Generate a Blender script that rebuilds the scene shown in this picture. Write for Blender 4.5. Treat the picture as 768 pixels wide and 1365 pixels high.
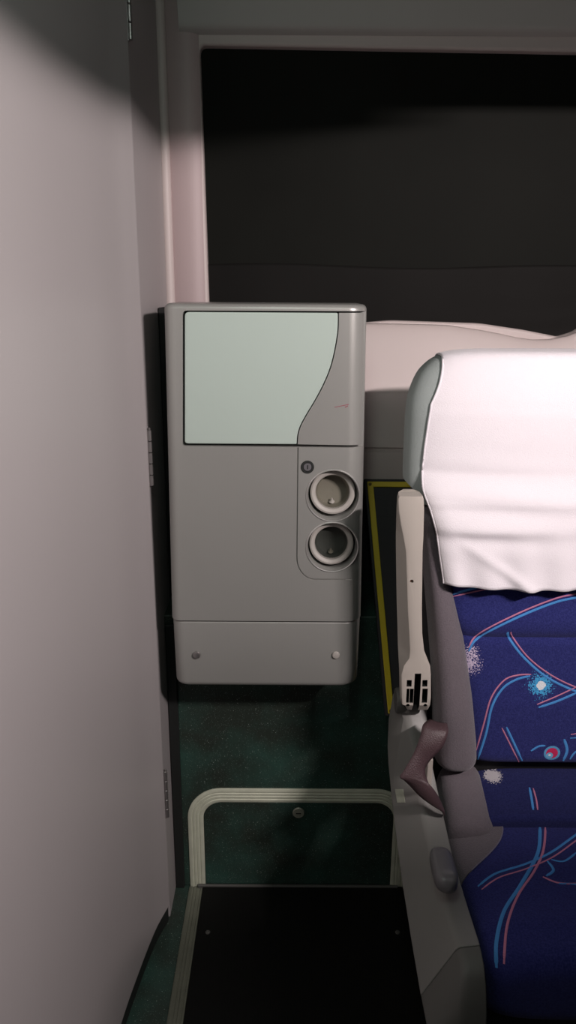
import bpy, bmesh, math, random
from mathutils import Vector, Matrix
from mathutils.bvhtree import BVHTree
random.seed(4)
for o in list(bpy.data.objects): bpy.data.objects.remove(o)
S = bpy.context.scene
C = S.collection

# ------------------------------------------------------------ camera
CAM = Vector((0, 0, 1.4)); FPX = 1000.0
cd = bpy.data.cameras.new('camera'); cam = bpy.data.objects.new('camera', cd); C.objects.link(cam)
cd.sensor_fit = 'VERTICAL'; cd.sensor_height = 24; cd.lens = 24 * FPX / 1365; cd.clip_start = .01
PITCH = math.radians(16.5); ROLL = math.radians(0.35)
R = Matrix.Rotation(math.pi / 2 - PITCH, 3, 'X') @ Matrix.Rotation(ROLL, 3, 'Z')
cam.matrix_world = Matrix.Translation(CAM) @ R.to_4x4()
S.camera = cam

# ------------------------------------------------------------ light and exposure
S.view_settings.view_transform = 'Standard'; S.view_settings.look = 'None'
S.view_settings.gamma = 1; S.view_settings.use_curve_mapping = False
S.view_settings.exposure = 0.0
w = bpy.data.worlds.new('world'); S.world = w; w.use_nodes = True
w.node_tree.nodes['Background'].inputs[0].default_value = (.80, .84, .88, 1)
w.node_tree.nodes['Background'].inputs[1].default_value = .012

def area(name, loc, target, sx, sy, power, col, spread=180):
    l = bpy.data.lights.new(name, 'AREA'); l.shape = 'RECTANGLE'; l.size = sx; l.size_y = sy
    l.energy = power; l.color = col; l.spread = math.radians(spread)
    o = bpy.data.objects.new(name, l); C.objects.link(o); o.location = loc
    o.rotation_euler = (Vector(target) - Vector(loc)).to_track_quat('-Z', 'Y').to_euler()
    return o
area('rack_strip_lamp', (.90, .08, 1.802), (.90 - .62, .08 + .75, 1.802 - .15), .26, .024, 26, (1, .88, .87))
area('aisle_fill_lamp', (-.05, .35, 1.99), (-.05, 1.2, .9), .16, .35, 2.0, (.84, 1, .90))  # unseen fill lamp, added to lift the ambient light

# ------------------------------------------------------------ helpers
def at(px, py, Y):
    d = R @ Vector(((px - 384) / FPX, -(py - 682.5) / FPX, -1))
    return CAM + d * (Y / d.y)
def atx(px, py, X):
    d = R @ Vector(((px - 384) / FPX, -(py - 682.5) / FPX, -1))
    return CAM + d * (X / d.x)
def atz(px, py, Z):
    d = R @ Vector(((px - 384) / FPX, -(py - 682.5) / FPX, -1))
    return CAM + d * ((Z - 1.4) / d.z)

def finish(me, angle=35):
    for p in me.polygons: p.use_smooth = True
    me.set_sharp_from_angle(angle=math.radians(angle))

def obj(name, bm, mat, parent=None, angle=35, bevel=0, seg=2):
    bmesh.ops.recalc_face_normals(bm, faces=bm.faces)
    me = bpy.data.meshes.new(name); bm.to_mesh(me); bm.free()
    o = bpy.data.objects.new(name, me); C.objects.link(o)
    for m in (mat if isinstance(mat, (list, tuple)) else [mat]): me.materials.append(m)
    finish(me, angle)
    if bevel:
        b = o.modifiers.new('bevel', 'BEVEL'); b.width = bevel; b.segments = seg
        b.limit_method = 'ANGLE'; b.angle_limit = math.radians(35); b.harden_normals = True
    if parent: o.parent = parent
    return o

def thing(name, label, cat, loc=(0, 0, 0), group=None):
    o = bpy.data.objects.new(name, None); C.objects.link(o); o.empty_display_size = .05
    o['label'] = label; o['category'] = cat
    if group: o['group'] = group
    BASE[o.name] = Vector(loc)
    return o
BASE = {}
def tag(o, label, cat, group=None):
    o['label'] = label; o['category'] = cat
    if group: o['group'] = group
    return o
def struct(name, bm, mat, parent=None, **k):
    o = obj(name, bm, mat, parent, **k)
    if not parent: o['kind'] = 'structure'
    return o

def B(): return bmesh.new()
def add_box(bm, x0, x1, y0, y1, z0, z1):
    v = [bm.verts.new((x, y, z)) for x in (x0, x1) for y in (y0, y1) for z in (z0, z1)]
    for f in ((0, 1, 3, 2), (4, 6, 7, 5), (0, 4, 5, 1), (2, 3, 7, 6), (0, 2, 6, 4), (1, 5, 7, 3)):
        bm.faces.new([v[i] for i in f])
    return bm
def add_loft(bm, rings, cap=True, closed=False):
    vs = [[bm.verts.new(p) for p in r] for r in rings]
    n = len(vs[0]); m = len(vs)
    for i in range(m if closed else m - 1):
        a, b = vs[i], vs[(i + 1) % m]
        for j in range(n):
            bm.faces.new((a[j], a[(j + 1) % n], b[(j + 1) % n], b[j]))
    if cap and not closed:
        bm.faces.new(vs[0]); bm.faces.new(vs[-1])
    return bm
def superell(cx, cy, hw, hd, e=3, n=48, e2=None):
    r = []
    for i in range(n):
        a = 2 * math.pi * i / n; c, s = math.cos(a), math.sin(a)
        r.append((cx + hw * math.copysign(abs(c) ** (2 / e), c), cy + hd * math.copysign(abs(s) ** (2 / (e2 or e)), s)))
    return r
def add_prism(bm, pts, y0, y1):
    """closed outline in X,Z carried from y0 to y1"""
    a = [bm.verts.new((x, y0, z)) for x, z in pts]; b = [bm.verts.new((x, y1, z)) for x, z in pts]
    n = len(pts)
    for i in range(n): bm.faces.new((a[i], a[(i + 1) % n], b[(i + 1) % n], b[i]))
    bm.faces.new(a); bm.faces.new(b)
    return bm
def add_lathe(bm, prof, origin, axis, n=40, cap=True):
    """prof: (radius, distance along axis)"""
    q = Vector(axis).normalized().to_track_quat('Z', 'Y'); origin = Vector(origin)
    rings = [[origin + q @ Vector((r * math.cos(2 * math.pi * i / n), r * math.sin(2 * math.pi * i / n), h)) for i in range(n)] for r, h in prof]
    return add_loft(bm, rings, cap)
def add_tube(bm, pts, r, n=10):
    pts = [Vector(p) for p in pts]; rings = []
    for i, p in enumerate(pts):
        t = (pts[min(i + 1, len(pts) - 1)] - pts[max(i - 1, 0)]).normalized()
        q = t.to_track_quat('Z', 'Y')
        rr = r[i] if isinstance(r, (list, tuple)) else r
        rings.append([p + q @ Vector((rr * math.cos(2 * math.pi * k / n), rr * math.sin(2 * math.pi * k / n), 0)) for k in range(n)])
    return add_loft(bm, rings)
def spline(pts, n=8):
    """Catmull-Rom through the points, any dimension"""
    P = [tuple(p) for p in pts]; out = []
    for i in range(len(P) - 1):
        p0 = P[max(i - 1, 0)]; p1 = P[i]; p2 = P[i + 1]; p3 = P[min(i + 2, len(P) - 1)]
        for k in range(n):
            t = k / n
            out.append(tuple(.5 * (2 * b + (c - a) * t + (2 * a - 5 * b + 4 * c - d) * t * t + (-a + 3 * b - 3 * c + d) * t ** 3) for a, b, c, d in zip(p0, p1, p2, p3)))
    out.append(P[-1]); return out
def lerp_table(tab, x):
    """tab sorted by first value: returns interpolated rest"""
    if x <= tab[0][0]: return tab[0][1:]
    for a, b in zip(tab, tab[1:]):
        if x <= b[0]:
            t = (x - a[0]) / (b[0] - a[0]); t = t
            return tuple(p + (q - p) * t for p, q in zip(a[1:], b[1:]))
    return tab[-1][1:]
def round_poly(pts, rad, n=6):
    """round the corners of a closed 2-D outline; rad number or list"""
    out = []; m = len(pts)
    for i in range(m):
        p = Vector(pts[i]); a = Vector(pts[i - 1]); b = Vector(pts[(i + 1) % m])
        r = rad[i] if isinstance(rad, (list, tuple)) else rad
        if r <= 0: out.append(tuple(p)); continue
        d1 = (a - p).normalized(); d2 = (b - p).normalized()
        ang = d1.angle(d2); t = min(r / math.tan(ang / 2), (a - p).length * .49, (b - p).length * .49)
        s, e = p + d1 * t, p + d2 * t
        for k in range(n + 1):
            u = k / n; out.append(tuple(s.lerp(p, u).lerp(p.lerp(e, u), u)))
    return out
def boolean(a, b, op):
    """a op b evaluated into plain mesh data"""
    m = a.modifiers.new('b', 'BOOLEAN'); m.operation = op; m.object = b; m.solver = 'EXACT'
    dg = bpy.context.evaluated_depsgraph_get(); dg.update()
    me = bpy.data.meshes.new_from_object(a.evaluated_get(dg))
    mats = list(a.data.materials)
    a.modifiers.clear(); a.data = me
    me.materials.clear()
    for x in mats: me.materials.append(x)
    finish(me); bpy.data.objects.remove(b)
    return a
def tmp(bm): return obj('tmp', bm, M['black'])
def bev(o, w_, seg=2):
    b = o.modifiers.new('bevel', 'BEVEL'); b.width = w_; b.segments = seg; b.limit_method = 'ANGLE'
    b.angle_limit = math.radians(40); b.harden_normals = True; return o

# ------------------------------------------------------------ materials
M = {}
def mat(name, col, rough=.5, metal=0, bump=0, bscale=200, var=0, vscale=6, spec=.5, sheen=0, coat=0):
    m = bpy.data.materials.new(name); m.use_nodes = True; nt = m.node_tree; b = nt.nodes['Principled BSDF']
    b.inputs['Base Color'].default_value = (*col, 1); b.inputs['Roughness'].default_value = rough
    b.inputs['Metallic'].default_value = metal; b.inputs['Specular IOR Level'].default_value = spec
    b.inputs['Sheen Weight'].default_value = sheen; b.inputs['Coat Weight'].default_value = coat
    tc = nt.nodes.new('ShaderNodeTexCoord')
    if bump:
        n = nt.nodes.new('ShaderNodeTexNoise'); n.inputs['Scale'].default_value = bscale; n.inputs['Detail'].default_value = 4
        nt.links.new(tc.outputs['Object'], n.inputs['Vector'])
        bp = nt.nodes.new('ShaderNodeBump'); bp.inputs['Strength'].default_value = bump; bp.inputs['Distance'].default_value = .002
        nt.links.new(n.outputs['Fac'], bp.inputs['Height']); nt.links.new(bp.outputs[0], b.inputs['Normal'])
    if var:
        n = nt.nodes.new('ShaderNodeTexNoise'); n.inputs['Scale'].default_value = vscale; n.inputs['Detail'].default_value = 3
        nt.links.new(tc.outputs['Object'], n.inputs['Vector'])
        mx = nt.nodes.new('ShaderNodeMix'); mx.data_type = 'RGBA'
        mx.inputs['A'].default_value = (*[c * (1 - var) for c in col], 1); mx.inputs['B'].default_value = (*[min(1, c * (1 + var)) for c in col], 1)
        nt.links.new(n.outputs['Fac'], mx.inputs['Factor']); nt.links.new(mx.outputs['Result'], b.inputs['Base Color'])
    M[name] = m; return m
mat('black', (.004, .004, .004), .7)
mat('partition', (.40, .375, .375), .42, .0, .06, 40, .04, 2)
mat('partition_seal', (.012, .013, .012), .6)
mat('cream', (.60, .52, .50), .5, 0, .05, 90, .04, 3)
mat('header', (.50, .48, .46), .5, 0, .05, 90, .04, 3)
mat('silver', (.37, .372, .352), .34, .35, .02, 150, .05, 4)
mat('mint', (.46, .55, .50), .32, 0, .02, 60, .03, 3, coat=.25)
mat('ring', (.40, .38, .35), .5)
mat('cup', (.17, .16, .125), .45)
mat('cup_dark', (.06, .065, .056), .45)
mat('steel', (.36, .34, .335), .32, .8)
mat('rubber', (.012, .014, .013), .6, 0, .1, 300)
mat('mat_black', (.005, .0052, .0045), .8, 0, .5, 260, spec=.2)
mat('alu', (.66, .69, .55), .5, .1, .1, 120, .2, 30)
mat('yellow', (.80, .62, .03), .5, 0, .05, 200, .08, 40)
mat('vinyl_dark', (.035, .034, .037), .65, 0, .4, 160)
mat('arm_plastic', (.47, .43, .385), .42, 0, .03, 200, .03, 20)
mat('seat_plastic', (.185, .184, .172), .45, 0, .05, 200, .05, 10)
mat('seat_plastic_dark', (.10, .10, .092), .5, 0, .05, 200)
mat('handle', (.14, .136, .145), .3, 0, .05, 200)
mat('grey_fabric', (.135, .114, .130), .9, 0, .6, 500, .22, 300, sheen=.3)
mat('cover_white', (.86, .82, .86), .85, 0, .35, 600, .02, 8, sheen=.2)
mat('cover_grey', (.33, .37, .36), .8, 0, .3, 500, .03, 8)
mat('belt', (.075, .045, .05), .4, 0, .5, 500)
mat('film', (.0085, .009, .0075), .65, 0, .15, 12, .3, 4, spec=.08)
mat('film_low', (.0100, .0095, .0088), .65, 0, .3, 9, .3, 5, spec=.09)
mat('line_blue', (.06, .26, .62), .9, 0, .4, 600)
mat('line_pink', (.52, .19, .31), .9, 0, .4, 600)
mat('latch_metal', (.42, .43, .35), .4, .3)
mat('rim', (.55, .55, .53), .28, .6)
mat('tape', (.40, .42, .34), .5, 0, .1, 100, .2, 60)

def green_vinyl():
    m = mat('green_vinyl', (.016, .030, .024), .42, 0, .15, 120)
    nt = m.node_tree; b = nt.nodes['Principled BSDF']; tc = nt.nodes['Texture Coordinate']
    nz = nt.nodes.new('ShaderNodeTexNoise'); nz.inputs['Scale'].default_value = 9; nz.inputs['Detail'].default_value = 6
    nt.links.new(tc.outputs['Object'], nz.inputs['Vector'])
    r0 = nt.nodes.new('ShaderNodeValToRGB'); r0.color_ramp.elements[0].position = .35; r0.color_ramp.elements[1].position = .68
    r0.color_ramp.elements[0].color = (.026, .036, .028, 1); r0.color_ramp.elements[1].color = (.034, .085, .067, 1)
    nt.links.new(nz.outputs['Fac'], r0.inputs[0]); last = r0.outputs[0]
    for sc, th, col in ((260, .16, (.16, .22, .19, 1)), (420, .14, (.09, .15, .13, 1)), (170, .13, (.002, .004, .003, 1)), (110, .085, (.35, .42, .38, 1))):
        v = nt.nodes.new('ShaderNodeTexVoronoi'); v.inputs['Scale'].default_value = sc
        nt.links.new(tc.outputs['Object'], v.inputs['Vector'])
        lt = nt.nodes.new('ShaderNodeMath'); lt.operation = 'LESS_THAN'; lt.inputs[1].default_value = th
        nt.links.new(v.outputs['Distance'], lt.inputs[0])
        mx = nt.nodes.new('ShaderNodeMix'); mx.data_type = 'RGBA'
        nt.links.new(lt.outputs[0], mx.inputs['Factor']); nt.links.new(last, mx.inputs['A']); mx.inputs['B'].default_value = col
        last = mx.outputs['Result']
    nt.links.new(last, b.inputs['Base Color'])
green_vinyl()

def blue_fabric(name, spots, base=(.018, .022, .135)):
    """spots: (kind, centre, radius) ; kind cyan / speckle / red"""
    m = mat(name, base, .95, 0, .5, 600, spec=.25, sheen=.08); nt = m.node_tree; b = nt.nodes['Principled BSDF']; tc = nt.nodes['Texture Coordinate']
    L = nt.links.new
    def noise(s, d=2):
        n = nt.nodes.new('ShaderNodeTexNoise'); n.inputs['Scale'].default_value = s; n.inputs['Detail'].default_value = d
        L(tc.outputs['Object'], n.inputs['Vector']); return n.outputs['Fac']
    def mth(op, a, c):
        n = nt.nodes.new('ShaderNodeMath'); n.operation = op
        for i, x in enumerate((a, c)):
            if isinstance(x, (int, float)): n.inputs[i].default_value = x
            else: L(x, n.inputs[i])
        return n.outputs[0]
    def mix(f, a, col):
        x = nt.nodes.new('ShaderNodeMix'); x.data_type = 'RGBA'; L(f, x.inputs['Factor']); L(a, x.inputs['A'])
        x.inputs['B'].default_value = (*col, 1); return x.outputs['Result']
    r0 = nt.nodes.new('ShaderNodeValToRGB'); r0.color_ramp.elements[0].position = .35; r0.color_ramp.elements[1].position = .72
    r0.color_ramp.elements[0].color = (base[0] * .8, base[1] * .8, base[2] * .85, 1); r0.color_ramp.elements[1].color = (base[0] * 1.7, base[1] * 1.7, base[2] * 1.3, 1)
    L(noise(350, 3), r0.inputs[0]); last = r0.outputs[0]
    fine = noise(420, 3); mid = noise(60, 2)
    def dist(c):
        n = nt.nodes.new('ShaderNodeVectorMath'); n.operation = 'DISTANCE'; L(tc.outputs['Object'], n.inputs[0]); n.inputs[1].default_value = tuple(c)
        return n.outputs['Value']
    for kind, c, r in spots:
        d = mth('DIVIDE', dist(c), r)
        if kind == 'cyan':
            last = mix(mth('LESS_THAN', mth('ADD', d, mth('MULTIPLY', mth('SUBTRACT', fine, .5), 3.2)), .72), last, (.06, .36, .68))
            last = mix(mth('LESS_THAN', mth('ADD', d, mth('MULTIPLY', mth('SUBTRACT', mid, .5), .6)), .30), last, (.75, .80, .85))
        elif kind == 'speckle':
            last = mix(mth('LESS_THAN', mth('ADD', d, mth('MULTIPLY', mth('SUBTRACT', fine, .5), 5)), .70), last, (.62, .52, .68))
        elif kind == 'patch':
            last = mix(mth('LESS_THAN', mth('ADD', d, mth('MULTIPLY', mth('SUBTRACT', fine, .5), 1.6)), .75), last, (.50, .47, .50))
        elif kind == 'red':
            last = mix(mth('LESS_THAN', d, 1.0), last, (.10, .34, .60))
            last = mix(mth('LESS_THAN', d, .72), last, (.55, .02, .10))
            last = mix(mth('LESS_THAN', mth('DIVIDE', dist(Vector(c) + Vector((-.004, 0, -.005))), r), .42), last, (.16, .45, .70))
            last = mix(mth('LESS_THAN', mth('DIVIDE', dist(Vector(c) + Vector((-.004, 0, -.004))), r), .16), last, (.7, .7, .8))
    L(last, b.inputs['Base Color']); return m

# ============================================================ STRUCTURE
YW, YP, XP = 1.72, 1.50, -.268            # window wall, lower plinth wall, partition
bm = B(); add_box(bm, -1.2, 1.6, -.6, 1.9, -.06, 0); struct('floor', bm, M['green_vinyl'])
bm = B(); add_box(bm, -1.2, 1.6, -.6, 1.9, 2.06, 2.12); struct('ceiling', bm, M['seat_plastic_dark'])

# window wall with an opening
def xz(px, py, Y): p = at(px, py, Y); return (p.x, p.z)
win = [xz(266, 60, YW), (-.177, 1.30), xz(520, 427, YW), xz(640, 431, YW), xz(700, 440, YW), xz(745, 449, YW), xz(775, 440, YW), (.70, 1.42), (.70, xz(768, 70, YW)[1])]
win = round_poly(win, [.014, .02, .3, .3, .3, .03, .06, .1, .03], 5)
bm = B(); add_box(bm, XP - .3, 1.6, YW, YW + .05, 1.16, 2.06)
wall = struct('wall_back', bm, M['cream'])
boolean(wall, tmp(add_prism(B(), win, YW - .1, YW + .2)), 'DIFFERENCE'); bev(wall, .007, 4)
# rolled cream moulding framing the opening (recess lip)
def offset_ring(pts, d):
    c = Vector((sum(p[0] for p in pts) / len(pts), sum(p[1] for p in pts) / len(pts))); out = []; n = len(pts)
    for i in range(n):
        t = (Vector(pts[(i + 1) % n]) - Vector(pts[i - 1])).normalized(); nrm = Vector((t.y, -t.x))
        if nrm.dot(Vector(pts[i]) - c) < 0: nrm = -nrm
        out.append(tuple(Vector(pts[i]) + nrm * d))
    return out
# dark film on the pane
wroot = None
bm = B(); add_prism(bm, offset_ring(win, .03), YW + .022, YW + .030)
film = struct('window_1', bm, M['film'])
low = [xz(276, 320, YW + .02), xz(560, 326, YW + .02), xz(790, 318, YW + .02), xz(790, 470, YW + .02), xz(276, 440, YW + .02)]
bm = B()
nx, nz = 60, 24
vs = []
for i in range(nx + 1):
    row = []
    for j in range(nz + 1):
        u, v = i / nx, j / nz
        zt = 1.452 + .004 * math.sin(u * 9); zb = 1.27; x = -.20 + .91 * u
        y = YW + .0185 + .0012 * math.sin(v * 22 + 3 * math.sin(u * 6)) * max(0, u - .5) * (v ** 1.5) * 2
        row.append(bm.verts.new((x, y, zt + (zb - zt) * v)))
    vs.append(row)
for i in range(nx):
    for j in range(nz): bm.faces.new((vs[i][j], vs[i + 1][j], vs[i + 1][j + 1], vs[i][j + 1]))
fl = obj('lower_film', bm, M['film_low'], film, angle=60)
s = fl.modifiers.new('s', 'SOLIDIFY'); s.thickness = .0012
fl['label'] = 'wrinkled lower strip of dark film'

# header bulge above window and pillar mouldings
bm = B()
prof = spline([(YW - .004, xz(400, 47, YW)[1]), (YW - .020, xz(400, 40, YW)[1]), (YW - .028, xz(400, 20, YW)[1]), (YW - .05, 1.99), (YW - .10, 2.055)], 6)
ring = lambda x: [(x, y, z) for y, z in prof] + [(x, YW + .01, 2.055), (x, YW + .01, prof[0][1])]
add_loft(bm, [ring(XP + .045), ring(XP + .06), ring(1.6)]); struct('trim_1', bm, M['header'])
# rolled corner bead against the partition
bm = B(); add_tube(bm, [(XP + .006, YW - .004, 1.17), (XP + .006, YW - .004, 2.055)], .011, 16); struct('trim_2', bm, M['cream'])
# soft pillar between bead and window
bm = B()
prof = [(XP + .015, YW - .001), (XP + .028, YW - .007), (XP + .052, YW - .010), (XP + .072, YW - .007), (XP + .082, YW - .001), (XP + .082, YW + .01), (XP + .015, YW + .01)]
add_loft(bm, [[(x, y, 1.17) for x, y in prof], [(x, y, 2.04) for x, y in prof]]); struct('trim_3', bm, mat('pillar', (.47, .37, .37), .5, 0, .05, 90, .05, 5))

# cream ledge panel sloping out under the window, then lower lip
bm = B()
def ledge_ring(x):
    zt = lerp_table([(-.3, 1.332), (.25, 1.331), (.35, 1.329), (.45, 1.315), (.53, 1.298), (.60, 1.300), (.70, 1.34), (1.6, 1.34)], x)[0]
    p = spline([(YW + .02, zt - .003), (YW - .005, zt - .002), (YW - .022, zt - .012), (YW - .05, zt - .09), (YW - .10, 1.10), (YW - .113, 1.072)], 6)
    p += [(YW - .108, 1.069), (YW - .108, 1.066)]
    p += [(YW - .116, 1.062), (YW - .122, 1.03), (YW - .124, 1.0), (YW - .115, .994), (YW + .02, .994)]
    return [(x, y, z) for y, z in p]
xs = [.09 + (1.6 - .09) * i / 40 for i in range(41)]
add_loft(bm, [ledge_ring(x) for x in xs]); struct('wall_ledge', bm, M['cream'])

# dark recessed wall behind cabinet and ledge, plinth wall of green vinyl
bm = B(); add_box(bm, XP - .3, 1.6, YW - .01, YW + .05, .0, 1.16); struct('wall_recess', bm, M['vinyl_dark'])
bm = B(); add_box(bm, XP - .2, 1.6, YP, YW - .011, .0, .72); struct('wall_plinth', bm, M['green_vinyl'], bevel=.004)
# corner rubber between partition and plinth
bm = B(); add_prism(bm, [(XP + .001, .0), (XP + .022, .0), (XP + .024, .70), (XP + .001, .70)], YP - .008, YP); struct('trim_4', bm, M['rubber'], bevel=.003)

# left partition: fixed panel and curved door
bm = B(); add_box(bm, XP - .03, XP, 1.405, YW - .002, 0.0, 2.055); struct('wall_left', bm, M['partition'], bevel=.002)
dtab = [(-.60, -.47), (-.2, -.40), (.3, -.357), (.7, -.334), (.9, -.326), (1.1, -.315), (1.22, -.302), (1.32, -.287), (1.375, -.2725), (1.3945, -.2665), (1.3985, -.2685)]
ysp = spline([(y, x) for y, x in dtab], 5)
bm = B(); ring0 = [(x, y) for y, x in ysp] + [(x - .03, y) for y, x in reversed(ysp)]
add_loft(bm, [[(x, y, z) for x, y in ring0] for z in (.045, 2.05)])
door = struct('door_1', bm, M['partition'], angle=25, bevel=.003)
# dark seal under the door
bm = B(); ring1 = [(x - .004, y) for y, x in ysp] + [(x - .026, y) for y, x in reversed(ysp)]
add_loft(bm, [[(x, y, z) for x, y in ring1] for z in (.0, .05)]); struct('baseboard_left', bm, M['rubber'])

# hinges of the door
def hinge(y0, y1):
    a = atx(0, 0, 1); p0 = at(*y0, 1.4); p1 = at(*y1, 1.4)
    x = -.263; z0, z1 = p1.z, p0.z; bm = B(); n = 5; h = (z1 - z0) / n
    for k in range(n):
        za = z0 + k * h + .0006; zb = z0 + (k + 1) * h - .0006
        add_lathe(bm, [(.0030, 0), (.0042, .001), (.0042, zb - za - .001), (.0030, zb - za)], (x, 1.4015, za), (0, 0, 1), 14)
    add_lathe(bm, [(.0020, 0), (.0026, .002), (.0026, .004), (.0015, .005)], (x, 1.4015, z1 - .001), (0, 0, 1), 12)
    add_box(bm, x - .0045, x - .0025, 1.3975, 1.4055, z0, z1)
    return obj('hinge', bm, M['steel'], door)
hinge((160, -70), (163, 54)); hinge((192, 573), (199, 648)); hinge((219, 1028), (221, 1090))

# ============================================================ FLOOR THINGS
# moulded step mat
X0 = at(270.6, 1180, YP).x; X1 = .285
bm = B(); add_box(bm, X0 + .001, X1, -.2, YP - .006, .0, .008)
fm = obj('floor_mat', bm, M['mat_black'], bevel=.002); tag(fm, 'black textured floor mat covering the aisle floor in front of the hatch', 'floor mat')
def screw(name, loc, axis, r, m, parent=None, slot=True, h=.003):
    bm = B(); add_lathe(bm, [(r, 0), (r, h * .3), (r * .85, h * .8), (r * .5, h)], loc, axis, 24)
    o = obj(name, bm, m, parent)
    if slot:
        q = Vector(axis).normalized().to_track_quat('Z', 'Y'); b2 = B(); add_box(b2, -r * .6, r * .6, -r * .12, r * .12, h * .55, h * 2)
        bmesh.ops.transform(b2, matrix=Matrix.Translation(loc) @ q.to_matrix().to_4x4(), verts=b2.verts)
        boolean(o, tmp(b2), 'DIFFERENCE')
    return o
for px in (277, 530):
    p = atz(px, 1243, .008); screw('screw', (p.x, p.y, .008), (0, 0, 1), .0055, M['seat_plastic_dark'], fm, h=.0025)
# ridged aluminium strip: wall arch and floor run
def ridged(bm, path, nrm_out, side, width):
    """path: centre points; side(i): in-plane unit vector ; nrm_out: raised direction"""
    prof = [(-.5, 0), (-.5, .0026), (-.42, .0042), (-.28, .0044), (-.24, .0030), (-.20, .0030), (-.16, .0044), (-.04, .0044), (0, .0030), (.04, .0044), (.16, .0044), (.20, .0030), (.24, .0030), (.28, .0044), (.42, .0042), (.5, .0026), (.5, 0)]
    rings = [[Vector(p) + side[i] * (a * width) + Vector(nrm_out) * h for a, h in prof] for i, p in enumerate(path)]
    add_loft(bm, rings)
WS = .037
xl = at(253, 1150, YP).x + WS / 2; xr = at(540.5, 1170, YP).x - WS / 2; zt = at(400, 1051, YP).z - WS / 2; rc = .062
path = [(xl, YP, .0)]; side = [Vector((1, 0, 0))]
for k in range(13):
    a = math.pi - k / 12 * math.pi / 2; path.append((xl + rc + rc * math.cos(a), YP, zt - rc + rc * math.sin(a))); side.append(Vector((-math.cos(a), 0, -math.sin(a))))
for k in range(13):
    a = math.pi / 2 - k / 12 * math.pi / 2; path.append((xr - rc + rc * math.cos(a), YP, zt - rc + rc * math.sin(a))); side.append(Vector((-math.cos(a), 0, -math.sin(a))))
path.append((xr, YP, .0)); side.append(Vector((-1, 0, 0)))
hatch = thing('floor_hatch', 'green speckled hatch in the wall below the cabinet, outlined by a ridged metal arch', 'hatch', (0, YP, 0))
bm = B(); ridged(bm, path, (0, -1, 0), side, WS); obj('arch_strip', bm, M['alu'], hatch)
ip = [(xl + WS / 2 + .001, .010), (xl + WS / 2 + .001, zt - rc)]
ri = rc - WS / 2 - .001
ip += [(xl + rc + ri * math.cos(math.pi - k / 8 * math.pi / 2), zt - rc + ri * math.sin(math.pi - k / 8 * math.pi / 2)) for k in range(1, 9)]
ip += [(xr - rc + ri * math.cos(math.pi / 2 - k / 8 * math.pi / 2), zt - rc + ri * math.sin(math.pi / 2 - k / 8 * math.pi / 2)) for k in range(9)]
ip += [(xr - WS / 2 - .001, .010)]
bm = B(); add_prism(bm, ip, YP - .0025, YP); obj('panel', bm, M['green_vinyl'], hatch, bevel=.0008)
p = at(398, 1083, YP - .0025)
b = B(); add_lathe(b, [(.0140, 0), (.0140, .002), (.0125, .0034), (.0110, .0034), (.0105, .0024), (.0090, .0024), (.0085, .0038), (.0005, .0042)], (p.x, YP - .0025, p.z), (0, -1, 0), 40)
n0 = len(b.faces); add_box(b, p.x - .0060, p.x + .0060, YP - .0072, YP - .006, p.z - .0011, p.z + .0011)
b.faces.ensure_lookup_table()
for f in b.faces[n0:]: f.material_index = 1
lk = obj('latch', b, [M['latch_metal'], M['black']], hatch); lk['label'] = 'round metal turn latch with a slot'
bm = B(); add_box(bm, xl, xr, YP - .012, YP - .0045, .002, .012); obj('sill', bm, M['seat_plastic_dark'], hatch, bevel=.002)
bm = B()
pts = [(at(253, 1182, YP).x + WS / 2, YP - .006, .0), (at(253, 1182, YP).x + WS / 2, -.2, .0)]
ridged(bm, pts, (0, 0, 1), [Vector((1, 0, 0))] * 2, WS)
st = obj('edging_strip', bm, mat('alu_dull', (.16, .17, .13), .55, .1, .1, 120, .25, 30)); tag(st, 'ridged metal edging strip on the floor along the left side of the black mat', 'floor strip')

# ============================================================ CABINET
YF = 1.35
CXL, CXR, CZT, CZB, CZS = at(223, 560, YF).x, at(488, 500, YF).x, at(350, 405, YF).z, at(350, 917, YF).z, at(350, 829, YF).z
def plan(x0, x1, yf, yb, rl, rr, ins=0):
    """plan outline with rounded front corners; ellipse of different depth on the right"""
    x0 += ins; x1 -= ins; yf += ins
    p = [(x0, yb)]
    for k in range(11):
        a = math.pi + k / 10 * math.pi / 2; p.append((x0 + rl + rl * math.cos(a), yf + rl * 1.1 + rl * 1.1 * math.sin(a)))
    nn = 16
    for k in range(nn + 1):
        a = -math.pi / 2 + k / nn * math.pi / 2; p.append((x1 - rr + rr * math.cos(a), yf + rr * 1.0 + rr * 1.0 * math.sin(a)))
    p.append((x1, yb)); return p
def shell(z0, z1, yf, yb, rl, rr, top=.012, bot=.0, ins=0, taper=0):
    rings = []
    def add(z, i):
        t = (z1 - z) / (CZT - CZB) * taper - (CZT - z) / (CZT - CZS) * .009
        rings.append([(x, y, z) for x, y in plan(CXL + t, CXR - t, yf, yb, rl, rr, ins + i)])
    if bot:
        for k in range(5):
            a = k / 4 * math.pi / 2; add(z0 + bot * (1 - math.sin(a)), bot * (1 - math.cos(a)))
        rings.sort(key=lambda r: r[0][2])
        rings[:] = []
        for k in range(6):
            a = k / 5 * math.pi / 2; add(z0 + bot * (1 - math.cos(a)), bot * (1 - math.sin(a)))
    else: add(z0, 0)
    if top:
        for k in range(6):
            a = k / 5 * math.pi / 2; add(z1 - top * (1 - math.sin(a)), top * (1 - math.cos(a)))
    else: add(z1, 0)
    return add_loft(B(), rings)
cab = thing('storage_cabinet', 'silver grey wall-mounted plastic cabinet with pale green flap and two round cup holders', 'cabinet', (-.04, YP, .65))
RL, RR = .020, .034
def F(px, py): return xz(px, py, YF)
body = obj('body', shell(CZS + .0018, CZT, YF, YP - .002, RL, RR, top=.009), M['silver'], cab)
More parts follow.
